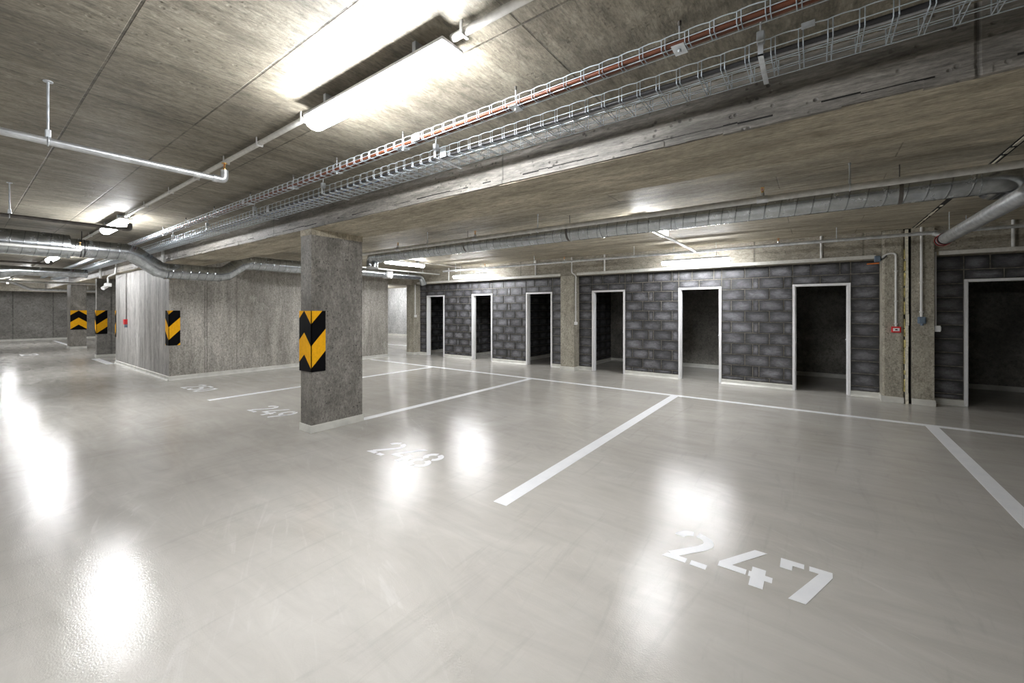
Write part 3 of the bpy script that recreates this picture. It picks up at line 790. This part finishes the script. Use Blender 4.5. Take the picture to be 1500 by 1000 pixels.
q = MB(); q.cyl((1.5, 8.1, 2.63), (1.5, 8.1, ZC), .005, 8); q.build('hanger_rod', 'steel', t)

# ------------------------------------------------------------------ round ducts
def band(q, p, d, r, w=.03, th=.006):
    P = Vector(p); D = Vector(d).normalized(); q.tube([P - D * w / 2, P + D * w / 2], r + th, 24)
DY, DZ, DR = 5.2, 2.65, .118
t = thing('round_duct', 'long spiral round duct hanging over the stalls at right', 'duct', (-2.5, DY, DZ))
q = MB(); q.tube([(-7.19, DY, DZ), (-3.2, DY, DZ), (0, DY, DZ), (1.16, DY, DZ)], DR, 28); q.build('duct_run', 'duct', t)
q = MB(); q.tube(fillet([(-7.19, DY, DZ), (-7.46, DY, DZ), (-7.46, DY, DZ - .22)], .2, 4), DR, 24, False); q.build('elbow', 'zinc_sheet', t)
q = MB(); q.tube([(-7.46, DY, DZ - .2), (-7.46, DY, DZ - .235)], [DR + .004, DR + .012], 24, False); q.cyl((-7.46, DY, DZ - .20), (-7.46, DY, DZ - .205), DR - .004, 24); q.build('outlet_ring', 'white_metal', t)
q = MB(); q.tube(fillet([(1.16, DY, DZ), (1.295, DY, DZ), (1.295, DY + .3, DZ)], .13, 5), DR, 24); q.build('elbow', 'zinc_sheet', t)
for x in (-7.19, -5.42, -2.306, -1.35, 1.15):
    q = MB(); band(q, (x, DY, DZ), (1, 0, 0), DR); q.build('coupling_band', 'zinc_sheet', t)
for x in (.641, -2.8, -4.757):
    q = MB(); band(q, (x, DY, DZ), (1, 0, 0), DR, .03, .004); q.cyl((x, DY, DZ + DR), (x, DY, ZC), .005, 8); q.build('hanger_clamp', 'dark_pipe', t)
# duct crossing under the beam at left
DX = -10.1
t = thing('round_duct', 'large spiral duct at left that dips beneath the concrete beam', 'duct', (DX, 2, 2.6))
LR, SR = .195, .15
q = MB(); q.tube([(DX, -8.6, 2.62), (DX, -4, 2.62), (DX, 1.15, 2.62)], LR, 28); q.build('wide_run', 'duct', t)
q = MB(); q.tube([(DX, 1.14, 2.605), (DX, 1.5, 2.605), (DX, 1.86, 2.605)], SR, 28); q.build('duct_run', 'duct', t)
q = MB(); q.tube([(DX, 1.86, 2.605), (DX, 1.97, 2.58), (DX, 2.32, 2.33), (DX, 2.45, 2.30)], SR, 26); q.build('elbow', 'zinc_sheet', t)
q = MB(); q.tube([(DX, 2.45, 2.30), (DX, 3.3, 2.30)], SR, 28); q.build('duct_run', 'duct', t)
q = MB(); q.tube([(DX, 3.3, 2.30), (DX, 3.44, 2.33), (DX, 3.72, 2.55), (DX, 3.86, 2.59)], SR, 26); q.build('elbow', 'zinc_sheet', t)
q = MB(); q.tube([(DX, 3.86, 2.59), (DX, 5.0, 2.59), ], SR, 28); q.build('duct_run', 'duct', t)
q = MB(); q.tube([(DX, 5.0, 2.59), (DX, 5.35, 2.605)], [SR, .115], 26); q.build('reducer', 'zinc_sheet', t)
q = MB(); q.tube([(DX, 5.35, 2.605), (DX, 8.55, 2.615)], .115, 26); q.build('narrow_run', 'duct', t)
q = MB(); q.tube(fillet([(DX, 8.5, 2.615), (DX, 8.85, 2.615), (DX + .0, 8.95, 2.36)], .16, 4), .10, 20); q.build('elbow', 'zinc_sheet', t)
for y, z, dy, dz in ((1.97, 2.58, 1, -.4), (2.145, 2.455, 1, -.71), (2.32, 2.33, 1, -.5), (3.44, 2.33, 1, .45), (3.58, 2.44, 1, .78), (3.72, 2.55, 1, .5)):
    q = MB(); band(q, (DX, y, z), (0, dy, dz), SR, .008, .006); q.build('gore_seam', 'zinc_sheet', t)
for y, z, r in ((1.14, 2.61, .19), (1.86, 2.605, SR), (2.42, 2.30, SR), (3.3, 2.30, SR), (3.86, 2.59, SR), (4.3, 2.59, SR), (4.75, 2.59, SR), (7.15, 2.612, .115), (7.95, 2.613, .115), (8.5, 2.614, .115)):
    q = MB(); band(q, (DX, y, z), (0, 1, 0), r, .03, .004); q.build('coupling_band', 'zinc_sheet', t)
for y, z, r in ((1.28, 2.605, SR), (-.8, 2.62, LR)):
    q = MB(); band(q, (DX, y, z), (0, 1, 0), r, .012, .006); band(q, (DX, y + .04, z), (0, 1, 0), r, .012, .006); q.cyl((DX, y + .02, z + r), (DX, y + .02, ZC), .006, 8); q.build('hanger_clamp', 'black', t)
q = MB(); q.box(DX - .07, DX + .07, 7.45, 7.6, 2.48, 2.50, .004); q.box(DX + .10, DX + .18, 7.44, 7.62, 2.50, 2.70, .02); q.cyl((DX + .12, 7.53, 2.5), (DX + .22, 7.53, 2.5), .035, 12); q.cyl((DX + .12, 7.53, 2.7), (DX + .2, 7.53, 2.7), .035, 12)
q.build('damper_drive', 'white_plastic', t)
# duct far left
t = thing('round_duct', 'pale far duct at left edge behind the nearest big duct', 'duct', (-17, 0, 2.55))
q = MB(); q.tube([(-17, -8, 2.56), (-17, .7, 2.56)], .17, 20); q.build('duct_run', 'duct', t)
for y in (-3., -.5):
    q = MB(); band(q, (-17, y, 2.56), (0, 1, 0), .17, .02, .005); q.cyl((-17, y, 2.73), (-17, y, ZC), .006, 8); q.build('hanger_clamp', 'dark_pipe', t)
q = MB(); q.tube([(-17, .7, 2.56), (-17, 1.0, 2.60), (-17, 2.3, 2.60)], [.17, .12, .12], 20); q.build('reducer', 'zinc_sheet', t)
# small pipes far left
def hung(label, pts, r, mat, rods):
    t = thing('service_pipe', label, 'pipe', pts[-1])
    q = MB(); q.tube(fillet(pts, .15) if len(pts) > 2 else pts, r, 10); q.build('pipe_run', mat, t)
    for (x, y, z) in rods:
        q = MB(); q.cyl((x, y, z), (x, y, ZC), .006, 6); q.build('hanger_rod', 'steel', t)
hung('long pale pipe crossing below the far left ceiling', [(-19.5, -8, 2.42), (-19.5, 2.9, 2.42)], .035, 'white_pipe', [(-19.5, y, 2.42) for y in (-4, -1.5, .6, 2.2)])
hung('grey pipe with a downward kink in front of the far wall', [(-26.5, -8, 2.72), (-26.5, 1.4, 2.72), (-26.5, 1.9, 2.42), (-26.5, 4.2, 2.42)], .06, 'pipe', [(-26.5, y, 2.72) for y in (-4, .5)] + [(-26.5, 3.6, 2.42)])
q = MB().use('lintel'); q.box(-31.0, -30.5, Y0, 8, 2.45, ZC)
tag(q.build('ceiling_beam'), 'dark concrete beam above the far left wall', 'beam')
# ------------------------------------------------------------------ conduits, boxes and trunking
def trunk(label, xa, xb):
    q = MB(); q.box(xa, xb, 9.352, 9.402, 2.432, 2.495, .004)
    return tag(q.build('cable_trunking', 'grey_plastic', loc=((xa + xb) / 2, 9.37, 2.43)), label, 'trunking')
trunk('pale trunking along the lintel between the narrow pillar and split pillar', -4.84, .86)
trunk('pale trunking along the lintel left of the narrow pillar', -10.9, -5.32)
trunk('pale trunking along the lintel above the doorway at right edge', 1.62, 6.9)
for x, lab in ((-6.1, 'short vertical conduit on the lintel above the third doorway'), (-4.1, 'short vertical conduit on the lintel above the fourth doorway'),
               (.11, 'short vertical conduit on the lintel above the sixth doorway'), (2.4, 'short vertical conduit on the lintel above the seventh doorway'),
               (-9.4, 'short vertical conduit on the lintel above the first doorway')):
    q = MB(); q.cyl((x, 9.375, 2.495), (x, 9.375, ZC), .02, 10); tag(q.build('conduit_drop', 'white_plastic', loc=(x, 9.375, 2.49)), lab, 'conduit', 'short conduits on the lintel')
def drop(label, pts, r=.016, clips=(), mat='white_plastic'):
    t = thing('conduit_drop', label, 'conduit', pts[-1])
    q = MB(); q.tube(fillet(pts, .05), r, 10); q.build('conduit_tube', mat, t)
    for (x, y, z) in clips:
        q = MB(); q.box(x - r - .006, x + r + .006, y - r - .003, y + r + .003, z - .008, z + .008, .002); q.build('saddle_clip', mat, t)
drop('white conduit down the narrow pillar to a light switch', [(-4.98, 9.35, ZC), (-4.98, 9.35, 2.50), (-4.885, 9.35, 2.44), (-4.885, 9.40, 2.40), (-4.905, 9.42, 2.3), (-4.905, 9.42, 1.25)], .016, [(-4.905, 9.42, 2.0), (-4.905, 9.42, 1.5)])
t = thing('light_switch', 'white switch box on the side of the narrow pillar', 'switch', (-4.91, 9.42, 1.2))
q = MB(); q.box(-4.932, -4.865, 9.385, 9.46, 1.17, 1.25, .008); sb = q.build('switch_box', 'white_plastic', t)
q = MB(); q.box(-4.866, -4.858, 9.40, 9.445, 1.185, 1.235, .003); q.build('rocker', 'white_metal', sb)
drop('white conduit down the far pillar beside the passage', [(-11.06, 9.42, 2.6), (-11.06, 9.42, 1.40)], .016, [(-11.06, 9.42, 1.8)])
t = thing('light_switch', 'white switch box on the far pillar beside the passage', 'switch', (-11.06, 9.42, 1.34))
q = MB(); q.box(-11.082, -11.02, 9.385, 9.46, 1.30, 1.39, .008); sb = q.build('switch_box', 'white_plastic', t)
q = MB(); q.box(-11.021, -11.014, 9.40, 9.445, 1.32, 1.37, .003); q.build('rocker', 'white_metal', sb)
drop('white conduit down the left half of the split pillar to red box', [(.93, 9.30, 2.44), (1.0, 9.312, 2.50), (1.105, 9.312, 2.50), (1.105, 9.312, 1.27)], .016, [(1.105, 9.314, 2.2), (1.105, 9.314, 1.7), (1.105, 9.314, 1.32)])
t = thing('call_point', 'red fire alarm call point on the split pillar', 'alarm box', (1.105, 9.31, 1.22))
q = MB(); q.box(1.045, 1.165, 9.275, 9.33, 1.175, 1.275, .010); q.build('case', 'red', t)
q = MB(); q.box(1.065, 1.145, 9.270, 9.277, 1.20, 1.25, .003); sb = q.build('press_plate', 'white_metal', t)
q = MB(); q.box(1.09, 1.12, 9.267, 9.2715, 1.215, 1.235, .001); q.build('button', 'black', sb)
drop('white conduit down the right half of the split pillar to blue grey box', [(1.41, 9.312, ZC), (1.41, 9.312, 1.44)], .018, [(1.41, 9.314, 2.0), (1.41, 9.314, 1.52)])
t = thing('socket_box', 'blue grey socket box at the end of the right pillar conduit', 'socket', (1.41, 9.31, 1.38))
q = MB(); q.box(1.362, 1.458, 9.262, 9.33, 1.33, 1.44, .012); q.build('case', 'bluegrey', t)
q = MB(); q.cyl((1.41, 9.285, 1.30), (1.41, 9.285, 1.335), .02, 12); q.build('cable_gland', 'bluegrey', t)
q = MB(); q.box(1.375, 1.445, 9.252, 9.264, 1.35, 1.42, .006); q.build('flap', 'bluegrey', t)
q = MB(); q.cyl((1.586, 9.40, 1.30), (1.586, 9.40, 2.49), .012, 10)
tag(q.build('conduit_drop', 'white_plastic', loc=(1.586, 9.4, 1.3)), 'thin conduit on the right side of the split pillar', 'conduit')
t = thing('light_switch', 'white switch box on the right side of the split pillar', 'switch', (1.6, 9.40, 1.24))
q = MB(); q.box(1.566, 1.64, 9.36, 9.44, 1.20, 1.30, .008); sb = q.build('switch_box', 'white_plastic', t)
q = MB(); q.box(1.639, 1.647, 9.375, 9.425, 1.22, 1.28, .003); q.build('rocker', 'white_metal', sb)
t = thing('junction_box', 'small grey blue junction box at the end of the lintel trunking', 'junction box', (.88, 9.36, 2.42))
q = MB(); q.box(.835, .915, 9.32, 9.38, 2.375, 2.475, .008); q.build('case', 'bluegrey', t)
q = MB(); q.tube(fillet([(.915, 9.35, 2.40), (.96, 9.31, 2.43), (.99, 9.30, 2.47)], .02), .009, 8); q.build('cable_tail', 'blackcable', t)
q = MB(); q.cyl((.74, 9.36, 2.345), (.90, 9.36, 2.35), .012, 8); q.build('cable_tail', 'orange', t)['label'] = 'orange cable end'
# red box on the core with conduit
drop('thin conduit running down the pale core face to red box', [(-15.1, 2.785, 2.56), (-15.1, 2.785, 1.30)], .010, (), 'dark_pipe')
t = thing('call_point', 'small red alarm box on the pale core wall at left', 'alarm box', (-15.1, 2.78, 1.23))
q = MB(); q.box(-15.17, -15.03, 2.735, 2.812, 1.16, 1.30, .008); q.build('case', 'red', t)
q = MB(); q.box(-15.06, -15.02, 2.74, 2.795, 1.08, 1.16, .004); q.build('key_tag', 'bluegrey', t)
# device on bent conduit at the core's left end
t = thing('wall_device', 'small white device hanging on bent conduit at left end of core', 'device', (-16.36, 2.62, 2.28))
q = MB(); q.tube(fillet([(-15.4, 2.64, 2.80), (-15.4, 2.62, 2.55), (-16.3, 2.62, 2.50), (-16.3, 2.62, 2.30)], .06), .022, 8); q.build('bent_conduit', 'white_pipe', t)
q = MB(); q.box(-16.40, -16.20, 2.55, 2.69, 2.22, 2.32, .02); q.cyl((-16.3, 2.60, 2.24), (-16.22, 2.50, 2.16), .05, 12); q.build('device_body', 'white_plastic', t)
# drop pipe by the beam joint near the core
for x, lab in ((-11.0, 'short pipe stub beside the beam where the big duct dips'), (-17.2, 'short pipe stub on the beam left of the core')):
    q = MB(); q.cyl((x, 2.60, 2.5), (x, 2.60, ZC), .03, 10); tag(q.build('hanger_stub', 'white_pipe', loc=(x, 2.6, 2.5)), lab, 'hanger')
# conduit along the wide duct back side over the far wall pillar
q = MB(); q.cyl((-8.85, 7.86, 2.886), (-8.85, 9.39, 2.886), .014, 8); tag(q.build('lamp_conduit', 'grey_plastic', loc=(-8.85, 8.6, 2.86)), 'thin conduit from the lintel to the lamp under the duct', 'conduit')
hung('thin pale pipe above the narrow end of the left duct', [(-9.75, 6.3, 2.70), (-9.75, 9.3, 2.70)], .02, 'white_pipe', [(-9.75, 6.9, 2.7), (-9.75, 8.6, 2.7)])

# ------------------------------------------------------------------ camera and render look
cam = bpy.data.cameras.new('camera'); co = bpy.data.objects.new('camera', cam); COL.objects.link(co)
cam.sensor_width = 36; cam.sensor_fit = 'HORIZONTAL'; cam.lens = 601.3 / 1500 * 36
cam.shift_y = -(500 - 454) / 1500
co.location = (0, 0, H); co.rotation_euler = (PI / 2, 0, math.radians(36.32))
cam.clip_start = .05; cam.clip_end = 200
sc.camera = co
w = bpy.data.worlds.new('world'); sc.world = w; w.use_nodes = True
w.node_tree.nodes['Background'].inputs[0].default_value = (.01, .01, .011, 1)
sc.view_settings.view_transform = 'Standard'; sc.view_settings.look = 'None'
sc.view_settings.gamma = 1; sc.view_settings.use_curve_mapping = False
sc.view_settings.exposure = 0.0
sc.cycles.use_denoising = True
sc.cycles.max_bounces = 10; sc.cycles.diffuse_bounces = 7; sc.cycles.glossy_bounces = 4
